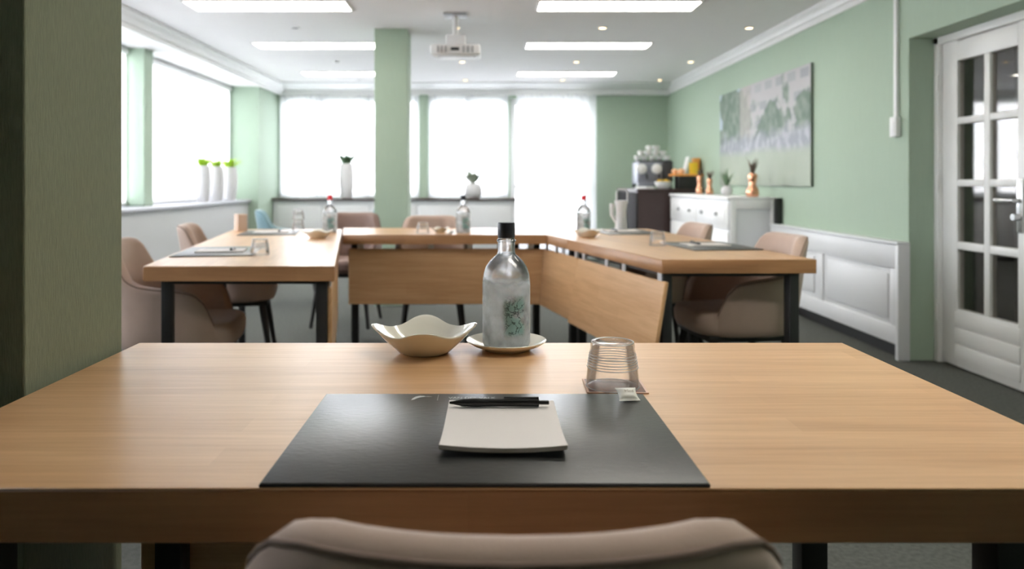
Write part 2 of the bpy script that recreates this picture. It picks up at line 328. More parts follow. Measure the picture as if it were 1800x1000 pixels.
def lettering(body, size, mtl, parent, loc, rot=(0, 0, 0), sx=1.0, label=None, center=False):
    cu = bpy.data.curves.new('lettering', 'FONT'); cu.body = body; cu.size = size; cu.extrude = .00008
    if center: cu.align_x = 'CENTER'
    tmp = bpy.data.objects.new('lettering_curve', cu); C.objects.link(tmp); bpy.context.view_layer.update()
    me = bpy.data.meshes.new_from_object(tmp.evaluated_get(bpy.context.evaluated_depsgraph_get())); bpy.data.objects.remove(tmp)
    me.materials.clear(); me.materials.append(MATS[mtl]); o = bpy.data.objects.new('lettering', me); C.objects.link(o); o.parent = parent; o.location = loc; o.rotation_euler = rot; o.scale = (sx, 1, 1)
    o['kind'] = 'stuff'
    if label: o['label'] = label
    return o
# ------------------------------------------------------------------ room shell
RX, LX, BY, FY, ZC = 2.57, -3.27, 10.7, -3.2, 2.42
SILL = .86
struct('floor', box(bm_new(), -3.6, 4.4, FY - .2, BY + .3, -.1, 0), 'carpet')
struct('ceiling', box(bm_new(), -3.6, 4.4, FY - .2, BY + .3, ZC, ZC + .12), 'ceiling_white')
struct('ground_exterior', box(bm_new(), -40, 40, -30, 60, -.5, -.35), 'paving')
DY0, DY1, DZ = 3.62, 4.62, 1.95
struct('wall_right', slab_with_holes(bm_new(), 'x', RX, RX + .26, FY, BY, 0, ZC, [(DY0, DY1, 0, DZ)]), 'green_wall')
bw = slab_with_holes(bm_new(), 'y', BY, BY + .22, -3.5, 2.83, 0, ZC, [(-2.85, -.92, SILL + .02, 2.26), (-.78, .33, SILL + .02, 2.26), (.36, 1.48, .02, 2.26)])
struct('wall_back', bw, 'green_wall')
struct('wall_front', box(bm_new(), -3.6, 4.4, FY - .15, FY, 0, ZC), 'green_wall')
lw = bm_new(); box(lw, -3.42, -3.02, FY, 9.75, 0, SILL - .04); box(lw, -3.42, LX - .02, FY, 1.0, SILL - .04, 2.3)
struct('wall_left', lw, 'pale_grey_paint')
struct('beam_window_soffit', box(bm_new(), -3.5, -2.84, FY, BY, 2.30, ZC), 'ceiling_white')
struct('trim_1', box(bm_new(), -3.32, -2.985, 1.0, 9.76, SILL - .04, SILL, .006), 'grey_sill', sm=True)
struct('column_corner', box(bm_new(), -3.42, -2.89, 9.75, BY, 0, 2.30), 'green_wall')
struct('column_window', box(bm_new(), -3.27, -3.09, 6.93, 7.11, SILL, 2.30, .01), 'green_wall')
struct('column_window.001', box(bm_new(), -3.27, -3.09, 4.0, 4.18, SILL, 2.30, .01), 'green_wall')
struct('column_middle', box(bm_new(), -.963, -.675, 6.65, 6.96, 0, ZC, .004), 'green_wall')
struct('column_beside_table', box(bm_new(), -1.02, -.703, 1.165, 1.478, 0, ZC, .003), 'green_fabric_shaded')
struct('column_pilaster', box(bm_new(), -.905, -.795, 10.6, BY + .02, SILL, 2.32, .01), 'green_wall')
# cornices
def sweep(bm, prof, axis, a0, a1):                    # prof: (offset, z) polygon extruded along axis
    n = len(prof)
    def P(o, z, a): return (o, a, z) if axis == 'y' else (a, o, z)
    A = [bm.verts.new(P(o, z, a0)) for o, z in prof]; B = [bm.verts.new(P(o, z, a1)) for o, z in prof]
    for i in range(n): bm.faces.new((A[i], A[(i + 1) % n], B[(i + 1) % n], B[i]))
    bm.faces.new(A); bm.faces.new(list(reversed(B))); bmesh.ops.recalc_face_normals(bm, faces=bm.faces); return bm
cor = [(0, 2.30), (.016, 2.30), (.02, 2.335), (.035, 2.345), (.045, 2.375), (.062, 2.392), (.075, 2.40), (.078, ZC), (0, ZC)]
struct('trim_2', sweep(bm_new(), [(RX - a * .9, z) for a, z in cor], 'y', FY, BY), 'white_paint')
struct('trim_3', sweep(bm_new(), [(-2.84 + a * 1.5, z - .012) if z < ZC else (-2.84 + a * 1.5, z) for a, z in cor], 'y', FY, BY), 'white_paint')
bc = [(BY, 2.295), (BY - .14, 2.295), (BY - .15, 2.352), (BY - .19, 2.36), (BY - .3, 2.372), (BY - .42, 2.392), (BY - .5, 2.405), (BY - .51, ZC), (BY, ZC)]
struct('trim_4', sweep(bm_new(), bc, 'x', -2.83, RX), 'white_paint')

# back sill, its white casing and window units
struct('trim_5', box(bm_new(), -2.96, .43, 10.33, BY + .06, SILL - .028, SILL, .006), 'dark_sill', sm=True)
cas = thing('radiator_casing', 'long white panelled radiator casing under the dark back window sill', 'radiator casing', (-1.25, 10.5, 0))
obj('body', box(bm_new(), -1.63, 1.66, -.12, .185, .06, SILL - .03), 'panel_white', cas)
for k in range(5): obj('panel', box(bm_new(), -1.58 + k * .648, -.99 + k * .648, -.135, -.12, .14, .76, .006), 'panel_white', cas)
obj('plinth', box(bm_new(), -1.63, 1.66, -.09, .185, 0, .06), 'black_metal', cas)

def window_y(name, x0, x1, z0, z1, mull, y=BY + .06):
    o = struct(name); f = .055
    for a, b, c, d in ((x0, x0 + f, z0, z1), (x1 - f, x1, z0, z1), (x0, x1, z0, z0 + f), (x0, x1, z1 - f, z1)): obj('window_frame', box(bm_new(), a, b, y, y + .07, c, d, .004), 'white_paint', o)
    xs = [x0 + f] + [m for m in mull] + [x1 - f]
    for m in mull: obj('mullion', box(bm_new(), m - .04, m + .04, y - .005, y + .075, z0, z1, .004), 'white_paint', o)
    for a, b in zip(xs, xs[1:]): obj('pane', box(bm_new(), a, b, y + .03, y + .036, z0 + f, z1 - f), 'pane', o, sm=False)
    return o
window_y('window_1', -2.85, -.92, SILL + .02, 2.26, (-2.30, -1.62))
window_y('window_2', -.78, .33, SILL + .02, 2.26, (-.22,))
d2 = struct('door_2'); y = BY + .06
for a, b, c, d in ((.36, .44, .02, 2.26), (1.40, 1.48, .02, 2.26), (.44, 1.40, 2.16, 2.26), (.44, 1.40, .02, .26), (.44, 1.40, .98, 1.05)): obj('door_rail', box(bm_new(), a, b, y, y + .06, c, d, .004), 'white_paint', d2)
obj('pane', box(bm_new(), .44, 1.40, y + .03, y + .036, .26, .98), 'pane', d2, sm=False); obj('pane', box(bm_new(), .44, 1.40, y + .03, y + .036, 1.05, 2.16), 'pane', d2, sm=False)
obj('door_handle', tube(bm_new(), [(.48, y - .03, 1.05), (.48, y - .05, 1.05), (.6, y - .05, 1.05)], .01), 'steel', d2)
def window_x(name, y0, y1, mull):
    o = struct(name); x = LX - .09; z0, z1, f = SILL, 2.30, .06
    for a, b, c, d in ((y0, y0 + f, z0, z1), (y1 - f, y1, z0, z1), (y0, y1, z0, z0 + f), (y0, y1, z1 - f, z1)): obj('window_frame', box(bm_new(), x, x + .07, a, b, c, d, .004), 'white_paint', o)
    ys = [y0 + f] + list(mull) + [y1 - f]
    for m in mull: obj('mullion', box(bm_new(), x - .005, x + .075, m - .04, m + .04, z0, z1, .004), 'white_paint', o)
    for a, b in zip(ys, ys[1:]): obj('pane', box(bm_new(), x + .03, x + .036, a, b, z0 + f, z1 - f), 'pane', o, sm=False)
window_x('window_3', 7.02, 9.75, (8.4,)); window_x('window_4', 4.09, 7.02, (5.5,)); window_x('window_5', 1.0, 4.09, (2.5,))
# roller blinds of the left windows
for a, b, lab in ((7.13, 9.72, 'white translucent roller blind behind the three tall ribbed vases'), (4.2, 6.9, 'white translucent roller blind in front of the narrow green window post'), (1.05, 3.98, 'white translucent roller blind hidden behind the near textured green column')):
    t = thing('roller_blind', lab, 'blind', (LX + .02, (a + b) / 2, SILL), 0, 'roller blinds of the long window wall'); h = (b - a) / 2
    g = bm_new(); N_ = 24
    vs = [[g.verts.new((.004 * math.sin(k * 1.7), -h + 2 * h * k / N_, z)) for z in (.03, 1.38)] for k in range(N_ + 1)]
    for A, B in zip(vs, vs[1:]): g.faces.new((A[0], A[1], B[1], B[0]))
    obj('fabric', g, 'blind_white', t); obj('bottom_bar', box(bm_new(), -.008, .008, -h, h, .015, .035, .003), 'white_paint', t); obj('roller', cyl(bm_new(), (0, -h, 1.405), .03, 2 * h, 16, 'y'), 'white_paint', t)
    obj('bead_chain', tube(bm_new(), [(.02, -h + .04, .08 + k * .045 + .02 * (k % 2)) for k in range(28)], .006, 6), 'plastic_white', t)
# sheer curtains at the back
def curtain(name, x0, x1, z0, z1, y, lab, amp=.012, waves=10):
    t = thing(name, lab, 'curtain', ((x0 + x1) / 2, y, z0), 0, 'sheer white curtains along the back wall'); h = (x1 - x0) / 2; g = bm_new(); n = waves * 8
    vs = [[g.verts.new((-h + 2 * h * k / n, amp * (math.sin(2 * math.pi * waves * k / n) + .4 * math.sin(2.3 * math.pi * waves * k / n + 1)), z)) for z in (0, (z1 - z0) * .5, z1 - z0)] for k in range(n + 1)]
    for A, B in zip(vs, vs[1:]):
        for q in (0, 1): g.faces.new((A[q], A[q + 1], B[q + 1], B[q]))
    obj('fabric', g, 'sheer_white', t, ang=180); hem = bm_new(); box(hem, -h, h, -.004, .004, z1 - z0 - .02, z1 - z0); obj('header_rail', hem, 'white_paint', t); return t
curtain('sheer_curtain', -1.15, -.915, SILL + .01, 2.29, 10.6, 'narrow sheer white curtain between the middle green column and the slim green pilaster', .02, 3)
curtain('sheer_curtain', -.78, -.27, SILL + .01, 2.29, 10.61, 'sheer white curtain panel beside the slim green pilaster, hanging to the sill', .006, 4)
curtain('sheer_curtain', -.28, .33, SILL + .01, 2.29, 10.635, 'sheer white curtain panel behind the round white flower pot', .006, 4)
curtain('sheer_curtain', .44, 1.54, .03, 2.29, 10.5, 'wide floor-length sheer white curtain in front of the glazed balcony door', .012, 9)
curtain('sheer_curtain', -2.86, -2.29, SILL + .01, 2.29, 10.62, 'sheer white curtain panel at the back window, beside the green corner column', .01, 6)
curtain('sheer_curtain', -2.31, -1.14, SILL + .01, 2.29, 10.645, 'sheer white curtain panel behind the tall vase on the dark sill', .006, 8)

# hallway behind the glazed door
hw = bm_new(); box(hw, 4.1, 4.3, 2.6, 6.0, 0, ZC); box(hw, 2.83, 4.3, 2.5, 2.62, 0, ZC); box(hw, 2.83, 4.3, 5.9, 6.02, 0, ZC)
struct('wall_hallway', hw, 'hall_brown')

# the glazed door
XD = 2.745
dr = struct('door_1')
fr = .045
for a, b, c, d in ((DY1 - fr, DY1, 0, DZ), (DY0, DY0 + fr, 0, DZ), (DY0, DY1, DZ - fr, DZ)): obj('door_frame', box(bm_new(), XD - .025, XD + .07, a, b, c, d, .004), 'door_white', dr)
ly0, ly1 = DY0 + fr + .004, DY1 - fr - .004
pz = [(.345, .69), (.735, 1.055), (1.095, 1.415), (1.455, 1.785)]; py_ = [(3.925, 4.145), (4.195, 4.43)]
for a, b, c, d in ((ly0, py_[0][0], .01, DZ - fr), (py_[1][1], ly1, .01, DZ - fr)): obj('stile', box(bm_new(), XD, XD + .04, a, b, c, d, .003), 'door_white', dr)
for c, d in ((.01, .345), (1.785, DZ - fr - .004)): obj('rail', box(bm_new(), XD, XD + .04, py_[0][0], py_[1][1], c, d, .002), 'door_white', dr)
obj('mullion', box(bm_new(), XD, XD + .04, 4.145, 4.195, .345, 1.785, .006), 'door_white', dr)
for c, d in ((.69, .735), (1.055, 1.095), (1.415, 1.455)):
    for p in py_: obj('muntin', box(bm_new(), XD, XD + .04, p[0], p[1], c, d, .006), 'door_white', dr)
for a, b in py_:
    for c, d in pz: obj('pane', box(bm_new(), XD + .018, XD + .023, a, b, c, d), 'door_pane', dr, sm=False)
for k in range(3): obj('board', box(bm_new(), XD - .005, XD + .002, py_[0][0] - .02, py_[1][1] + .02, .05 + k * .095, .137 + k * .095, .004), 'door_white', dr)
for z in (.25, 1.02, 1.62): obj('hinge', cyl(bm_new(), (XD - .03, DY1 - fr - .002, z), .009, .10, 12), 'door_white', dr)
obj('handle_plate', box(bm_new(), XD - .012, XD, 3.876, 3.92, .82, 1.10, .004), 'steel', dr)
obj('door_handle', tube(bm_new(), [(XD - .01, 3.90, .985), (XD - .05, 3.90, .985), (XD - .055, 3.915, .985), (XD - .055, 4.02, .985)], .011, 10), 'steel', dr, label='steel lever handle')
obj('key_knob', cyl(bm_new(), (XD - .045, 3.90, .90), .018, .04, 16, 'x'), 'steel', dr)

# radiator cover along the right wall, cable duct and switch
XR = 2.50
rc = thing('radiator_cover', 'white raised-panel radiator cover along the green wall beside the glazed door', 'radiator cover', (XR, 5.6, 0))
obj('board', box(bm_new(), .012, .03, -.98, 1.06, .09, .70, .002), 'panel_white', rc)
for a, b, c, d in ((-.963, -.90, .2, .55), (.04, .14, .2, .55), (-.963, 1.06, .55, .70), (-.963, 1.06, .09, .2)): obj('frame_rail', box(bm_new(), 0, .02, a, b, c, d, .004), 'panel_white', rc)
for a, b in ((-.89, .01), (.17, 1.05)): obj('raised_panel', box(bm_new(), .002, .014, a + .03, b - .03, .235, .515, .009), 'panel_white', rc)
obj('top_board', box(bm_new(), -.012, .068, -1.0, 1.06, .70, .718, .005), 'panel_white', rc)
obj('end_post', box(bm_new(), -.005, .068, -1.0, -.965, 0, .70, .003), 'panel_white', rc)
struct('dark_gap_strip', box(bm_new(), RX - .015, RX, DY1, 6.68, 0, .10), 'black_metal')  # black strip put in for the shade in the gap under the radiator cover
cd = thing('cable_duct', 'slim white cable duct running down the green wall to a switch box', 'cable duct', (RX, 4.74, 1.36))
obj('duct', box(bm_new(), -.02, -.001, -.017, .017, .125, 2.30 - 1.36, .003), 'plastic_white', cd); b_ = obj('switch_box', box(bm_new(), -.035, -.001, -.038, .038, 0, .125, .006), 'plastic_white', cd); obj('rocker', box(bm_new(), -.039, -.034, -.024, .024, .03, .095, .002), 'plastic_white', b_)

# ------------------------------------------------------------------ ceiling lights, spots, projector
for i, y in enumerate((1.3, 2.55, 5.77, 7.45, 9.4)):  # the two nearest rows are unseen, added to light the near table
    for k, xc in enumerate((-1.63, 1.005)):
        if y < 3 and k == 0: continue                  # left out to keep the near table's left side darker
        side = ('over the window side', 'over the door side')[k]
        row = ('added out of view above the near table', 'added out of view beyond the near table', 'in the front row seen', 'in the middle row seen', 'in the back row seen')[i]
        t = thing('ceiling_light', f'long recessed fluorescent ceiling light {side}, {row}', 'ceiling light', (xc, y, ZC), 0, 'recessed fluorescent ceiling lights')
        f = bm_new()
        for a, b, c, d in ((-.61, .61, -.165, -.15), (-.61, .61, .15, .165), (-.61, -.595, -.15, .15), (.595, .61, -.15, .15)): box(f, a, b, c, d, -.012, -.001)
        obj('frame', f, 'white_paint', t); obj('diffuser', box(bm_new(), -.595, .595, -.15, .15, -.008, -.002), 'tube_light', t, sm=False)
names = {(-1.64, 6.6): 'dark unlit ceiling spot in the front row seen, window side', (-1.64, 8.47): 'dark unlit ceiling spot further back, window side'}
xw = {-1.64: 'on the window side', -.25: 'near the projector line', 1.02: 'between the fluorescent rows', 2.29: 'close to the green side wall'}
yw = {4.73: 'above the table gap', 6.6: 'front row of spots', 8.47: 'middle row of spots', 9.98: 'back row of spots'}
for y in (6.6, 8.47, 9.98):
    for x in (-1.64, -.25, 1.02, 2.29):
        lit = x > -1
        t = thing('ceiling_spot', f'round {"lit" if lit else "unlit"} ceiling spot {xw[x]}, {yw[y]}', 'spotlight', (x, y, ZC), 0, 'round ceiling spots')
        obj('ring', lathe(bm_new(), [(.030, -.001), (.045, -.001), (.043, -.008), (.031, -.010)], 20, close=True), 'white_paint', t)
        obj('lens', cyl(bm_new(), (0, 0, -.006), .031, .005, 20), 'spot_light' if lit else 'spot_off', t)
pj = thing('projector', 'white video projector hanging from the ceiling on a short mount', 'projector', (-.235, 6.1, 2.06))
obj('ceiling_plate', box(bm_new(), -.09, .09, -.09, .09, .345, .358, .004), 'grey_plastic', pj)
obj('pole', cyl(bm_new(), (0, 0, .19), .022, .16, 16), 'plastic_white', pj)
obj('bracket', box(bm_new(), -.075, .085, -.06, .06, .105, .19, .012), 'plastic_white', pj)
pb = obj('body', box(bm_new(), -.19, .20, -.14, .14, .02, .10, .014), 'plastic_white', pj)
obj('lens_recess', box(bm_new(), -.03, .035, -.144, -.138, .05, .075, .002), 'machine_dark', pb)
for sx in (-.13, -.10, -.07, .07, .105, .14): obj('vent', box(bm_new(), sx - .006, sx + .006, -.145, -.138, .035, .085, .002), 'grey_plastic', pb)
for sx in (-.15, .16): obj('foot', cyl(bm_new(), (sx, -.08, .008), .012, .015, 12), 'plastic_white', pj)

# ------------------------------------------------------------------ tables
TT = .76; TH = .058
def make_table(name, label, quad, long_ab, legs, leg_s=.045, group=None, panels=(), rails=True, apron=.014):
    # quad: near-left, near-right, far-right, far-left (world xy); local x runs along the long edge
    q = [Vector(p[:2]) for p in quad]; c = sum(q, Vector((0, 0))) / 4
    d = (q[1] - q[0]) if long_ab else (q[3] - q[0]); ang = math.atan2(d.y, d.x)
    t = thing(name, label, 'table', (c.x, c.y, 0), ang, group)
    Rm = Matrix.Rotation(-ang, 2); L = [Rm @ (p - c) for p in q]
    def uv(u, v):                                       # u: near->far, v: left->right, fractions
        return (L[0] * (1 - u) * (1 - v) + L[1] * (1 - u) * v + L[3] * u * (1 - v) + L[2] * u * v)
    loc = lambda p: Rm @ (Vector(p[:2]) - c)
    top = prism(bm_new(), [tuple(p) for p in L], TT - .0025, TT, .001, 1); obj('tabletop', top, 'oak', t)
    inner = [tuple(p * (1 - .0006 / p.length)) for p in L]
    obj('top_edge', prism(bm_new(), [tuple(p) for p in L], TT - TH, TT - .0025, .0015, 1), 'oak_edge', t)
    for u, v in legs:
        p = uv(u, v); obj('leg', box(bm_new(), p.x - leg_s / 2, p.x + leg_s / 2, p.y - leg_s / 2, p.y + leg_s / 2, 0, TT - TH - .001, .003), 'black_metal', t)
    us = sorted({round(u, 3) for u, v in legs}); vs = sorted({round(v, 3) for u, v in legs})
    for u in (us[0], us[-1]):
        a, b = uv(u, vs[0]), uv(u, vs[-1]); obj('frame_rail', beam(a, b, TT - TH - apron, TT - TH - .0005, .03), 'black_metal', t)
    for v in (vs[0], vs[-1]):
        a, b = uv(us[0], v), uv(us[-1], v); obj('frame_rail', beam(a, b, TT - TH - apron, TT - TH - .0005, .03), 'black_metal', t)
    for (p0, p1, tilt) in panels:                       # modesty panels hung below the edge
        a, b = loc(p0), loc(p1); o = obj('modesty_panel', beam(a, b, .325, .668, .018, tilt, .003), 'oak', t)
        for s in (.06, .42, .62, .93):
            p = a.lerp(b, s); n = (b - a).normalized()
            obj('bracket', beam(p - n * .018, p + n * .018, .66, TT - TH, .008, 0), 'chrome_bracket', o)
    return t
def beam(a, b, z0, z1, th, tilt=0.0, bev=0.0):          # upright board between two plan points, optional sideways shift of its foot
    d = (b - a).normalized(); n = Vector((-d.y, d.x)) * th / 2; s = Vector((-d.y, d.x)) * tilt
    t = bmesh.new(); lo = [a - n + s, b - n + s, b + n + s, a + n + s]; hi = [a - n, b - n, b + n, a + n]
    A = [t.verts.new((p.x, p.y, z0)) for p in lo]; B = [t.verts.new((p.x, p.y, z1)) for p in hi]
    t.faces.new(list(reversed(A))); t.faces.new(B)
    for i in range(4): t.faces.new((A[i], A[(i + 1) % 4], B[(i + 1) % 4], B[i]))
    bmesh.ops.recalc_face_normals(t, faces=t.faces)
    if bev: bmesh.ops.bevel(t, geom=t.edges[:], offset=bev, segments=1, affect='EDGES')
    return t
LG = ((.10, .085), (.10, .915), (.90, .085), (.90, .915))
# near table
make_table('conference_table', 'oak conference table closest to the camera, with the leather desk pad', [(-.688, .797), (.712, .797), (.712, 1.518), (-.688, 1.518)], True,
           ((.13, .075), (.13, .925), (.87, .075), (.87, .925)), .048, 'oak conference tables', panels=[((-.66, 1.47), (.50, 1.47), 0)])
# left row (two tables), right row (two tables), back table
A, B = Vector((-1.30, 2.90)), Vector((-.571, 2.90)); dl = Vector((-.172, .985))
m0, m1, e0, e1 = A + dl * 1.37, B + dl * 1.37, A + dl * 2.32, B + dl * 2.32
LGL = ((.035, .115), (.035, .93), (.95, .115), (.95, .93))
make_table('conference_table', 'oak conference table of the window-side row, end facing the camera, with a glass and pad', [A, B, m1, m0], False, LGL, .042, 'oak conference tables', panels=[(B + dl * .06 + Vector((-.02, 0)), m1 - dl * .02 + Vector((-.02, 0)), 0)])
make_table('conference_table', 'oak conference table at the far corner of the window-side row, with a red-capped bottle', [m0, m1, e1, e0], False, LG, .042, 'oak conference tables')
P, Q = Vector((.732, 3.15)), Vector((1.372, 3.15)); dq, dp = Vector((-.125, .992)), Vector((-.232, .973))
pm, qm, pe, qe = P + dp * 1.16, Q + dq * 1.16, P + dp * 2.08, Q + dq * 2.08
LGR = ((.035, .05), (.035, .87), (.95, .08), (.95, .9))
make_table('conference_table', 'oak conference table of the door-side row, end facing the camera, with slanting front board', [P, Q, qm, pm], False, LGR, .044, 'oak conference tables', panels=[(P + dp * -.02 + Vector((.012, 0)), P + dp * 1.0 + Vector((.012, 0)), .06)])
make_table('conference_table', 'oak conference table at the far corner of the door-side row, with the white jug', [pm, qm, qe, pe], False, LG, .042, 'oak conference tables', panels=[(P + dp * 1.01 + Vector((.012, 0)), P + dp * 1.6 + Vector((.012, 0)), .03)])
bl, br_ = Vector((-.862, 4.63)), Vector((.378, 4.63)); up = Vector((-.135, .70))
make_table('conference_table', 'oak conference table closing the far side of the square, across from the camera', [bl, br_, br_ + up + Vector((-.035, 0)), bl + up + Vector((.01, 0))], True,
           ((.34, .065), (.34, .90), (.88, .065), (.88, .90)), .042, 'oak conference tables', apron=.008, panels=[(bl + Vector((.02, .09)), br_ + Vector((-.01, .09)), 0)])

# ------------------------------------------------------------------ chairs
def interp(tab, x):
    for (a, p), (b, q) in zip(tab, tab[1:]):
        if a <= x <= b:
            s = (x - a) / (b - a); s = s * s * (3 - 2 * s) if False else s; return p + (q - p) * s
    return tab[-1][1]
ZT = [(0, .836), (15, .838), (28, .838), (38, .830), (45, .805), (53, .748), (62, .692), (72, .672), (90, .655), (108, .632), (119, .59), (130, .50)]
def shell_plan(th, k):                                   # plan position of the outer skin, k = height fraction
    s, c = math.sin(th), math.cos(th); e = .72
    x = .262 * math.copysign(abs(s) ** e, s); y = -.255 * math.copysign(abs(c) ** e, c)
    kk = max(0, k)
    return Vector((x * (.95 + .05 * min(1, kk * 1.6)), y * (.95 + .05 * kk) - .055 * kk ** 1.3 * max(0, c)))
def make_chair(name, label, cat='chair', m='taupe', ms='taupe_seam', group=None):
    t = thing(name, label, cat, (0, 0, 0), 0, group); zb = .40; NT = 64; bm = bm_new(); rings = []; pipe = []
    for i in range(NT + 1):
        deg = -130 + 260 * i / NT; th = R(deg); zt = interp(ZT, abs(deg)); eps = .01
        tk = .058 - .018 * max(0, (abs(deg) - 60) / 70)
        def pt(z, inn):
            k = (z - zb) / .44; p = shell_plan(th, k); d = (shell_plan(th + eps, k) - shell_plan(th - eps, k)).normalized(); n = Vector((-d.y, d.x))
            p = p + n * inn; return (p.x, p.y, z)
        prof = [pt(zb, tk * .5), pt(zb + .006, .012), pt(zb + .03, 0)]
        zz = zt - tk * .5
        for q in (.2, .4, .6, .8, .93): prof.append(pt(zb + .03 + (zz - zb - .03) * q, 0))
        for a in range(0, 181, 30): prof.append(pt(zz + tk * .5 * math.sin(R(a)), tk * .5 * (1 - math.cos(R(a)))))
        for q in (.8, .5, .2): prof.append(pt(zb + .05 + (zz - zb - .05) * q, tk))
        prof.append(pt(zb + .03, tk))
        rings.append([bm.verts.new(p) for p in prof]); p = pt(zz + tk * .5 * math.sin(R(42)) + .0008, tk * .5 * (1 - math.cos(R(42)))); pipe.append(p)
    for A_, B_ in zip(rings, rings[1:]):
        n = len(A_)
        for j in range(n): bm.faces.new((A_[j], A_[(j + 1) % n], B_[(j + 1) % n], B_[j]))
    bm.faces.new(rings[0]); bm.faces.new(list(reversed(rings[-1]))); bmesh.ops.recalc_face_normals(bm, faces=bm.faces)
    obj('shell', bm, m, t, ang=60); obj('piping', tube(bm_new(), pipe, .0028, 6), ms, t)
    seat = bm_new(); rows = []
    for z, s in ((.40, .80), (.405, .88), (.43, .92), (.47, .93), (.492, .90), (.502, .82), (.506, .6)):
        ring = []
        for i in range(40):
            a = 2 * math.pi * i / 40; cx, sy = math.cos(a), math.sin(a)
            ring.append(seat.verts.new((.235 * s * math.copysign(abs(cx) ** .45, cx), .02 + .25 * s * math.copysign(abs(sy) ** .45, sy), z)))
        rows.append(ring)
    for A_, B_ in zip(rows, rows[1:]):
        for j in range(40): seat.faces.new((A_[j], A_[(j + 1) % 40], B_[(j + 1) % 40], B_[j]))
    seat.faces.new(list(reversed(rows[0]))); seat.faces.new(rows[-1]); obj('seat', seat, m, t, ang=60)
    fr_ = bm_new(); box(fr_, -.19, .19, -.19, .21, .372, .40, .008); obj('leg_frame', fr_, 'black_wood', t)
    for sx in (-1, 1):
        for sy in (-1, 1):
            b = bm_new(); a0 = Vector((sx * .165, .01 + sy * .165, .395)); a1 = Vector((sx * .215, .01 + sy * .225, 0)); tube(b, [a0, a0.lerp(a1, .5), a1], .021, 10, .012)
            obj('leg', b, 'black_wood', t)
    lb = bm_new(); box(lb, -.012, .012, -.302, -.2985, .44, .475); lb.transform(Matrix.Rotation(R(38), 4, 'Z') @ Matrix.Translation((0, .028, 0))); obj('label_tag', lb, 'black_box', t)
    return t
ch = make_chair('upholstered_chair', 'taupe velvet chair at the near table, its rounded backrest top towards the camera', group='taupe velvet chairs')
ch.location = (.022, .80, 0); ch.rotation_euler = (0, 0, R(0))
for x, y, rz, lab in ((-1.30, 3.27, -82, 'large taupe velvet chair under the window-side table, beside the near green column'),
                      (-1.485, 4.50, -78, 'second taupe velvet chair along the window-side row'),
                      (-.36, 5.28, 186, 'taupe velvet chair behind the far table, beside the blue-capped bottle'),
                      (1.02, 4.50, 97, 'taupe velvet chair on the door side, in front of the white cabinet drawers'),
                      (1.17, 3.56, 97, 'taupe velvet chair on the door side, tucked in by the white radiator cover')):
    dup(ch, (x, y, 0), R(rz), lab)
dup(ch, (-1.72, 6.75, 0), R(-75), 'teal velvet chair by the corner column, beyond the window-side tables', 'teal velvet chairs', {'taupe': 'teal_velvet', 'taupe_seam': 'teal_seam'})
dup(ch, (-1.17, 8.7, 0), R(160), 'teal velvet chair mostly hidden behind the middle green column', 'teal velvet chairs', {'taupe': 'teal_velvet', 'taupe_seam': 'teal_seam'})
dup(ch, (-1.055, 5.85, 0), R(176), 'brown chair directly in front of the middle green column, behind a red-capped bottle', 'brown chairs', {'taupe': 'brown_leather', 'taupe_seam': 'brown_seam'})

# ------------------------------------------------------------------ desk pads, notepads, pens
def make_pad(label, loc, rz, printed=False):
    t = thing('desk_pad', label, 'desk pad', loc, rz, 'black leather desk pads')
    obj('leather', box(bm_new(), -.236, .236, -.169, .169, .0006, .0045, .0012), 'pad_black', t)
    obj('stitched_edge', box(bm_new(), -.2368, .2368, -.1698, .1698, .0002, .0034, .001), 'pad_edge', t)
    if printed:
        lettering('VAN DER VALK', .0125, 'silver_print', t, (-.053, .142, .0047), sx=.80, label='silver printed lettering')
        for nm, poly in (('bird_emblem', [(0, 0), (.004, .002), (.009, .010), (.016, .015), (.022, .0165), (.0185, .020), (.012, .021), (.006, .017), (.0015, .008)]), ('bird_beak', [(.0195, .0165), (.025, .0155), (.0315, .0162), (.025, .018)])):
            obj(nm, prism(bm_new(), [(-.1065 + x * .92, .135 + yy * 1.05) for x, yy in poly], .0043, .0048), 'silver_print', t, sm=False)
        obj('divider_line', box(bm_new(), -.0688, -.0680, .134, .162, .0044, .00475), 'silver_print', t)
    return t
make_pad('large black leather desk pad on the near table, lying under the notepad', (.0, .968, TT), 0, True)
def make_note(label, loc, rz, curl=True):
    t = thing('notepad', label, 'notepad', loc, rz, 'white paper notepads'); bm = bm_new(); g = []
    for lay, (z0, z1, nm, mt) in enumerate(((.0, .0012, 'backing', 'paper_side'), (.0013, .0048, 'pages', 'paper_side'), (.0049, .0054, 'top_sheet', 'paper'))):
        b = bm_new(); n = 12; ps = []
        for i in range(n + 1):
            for j in range(9):
                x = -.074 + .148 * j / 8; y = .104 - .208 * i / n; s = max(0, (i / n - .45) / .55) ** 2
                lift = (.0045 * s + .004 * s * (x / .074) ** 2) if curl else 0
                ps.append((b.verts.new((x, y, z0 + lift)), b.verts.new((x, y, z1 + lift))))
        W = 9
        for i in range(n):
            for j in range(8):
                a, c, d, e = (i * W + j, i * W + j + 1, (i + 1) * W + j + 1, (i + 1) * W + j)
                b.faces.new((ps[a][1], ps[e][1], ps[d][1], ps[c][1])); b.faces.new((ps[a][0], ps[c][0], ps[d][0], ps[e][0]))
        for i in range(n):
            for j in (0, 8): b.faces.new((ps[i * W + j][0], ps[(i + 1) * W + j][0], ps[(i + 1) * W + j][1], ps[i * W + j][1]))
        for j in range(8):
            for i in (0, n): b.faces.new((ps[i * W + j][0], ps[i * W + j + 1][0], ps[i * W + j + 1][1], ps[i * W + j][1]))
        bmesh.ops.recalc_face_normals(b, faces=b.faces); obj(nm, b, mt, t)
    return t
PZ = TT + .0046
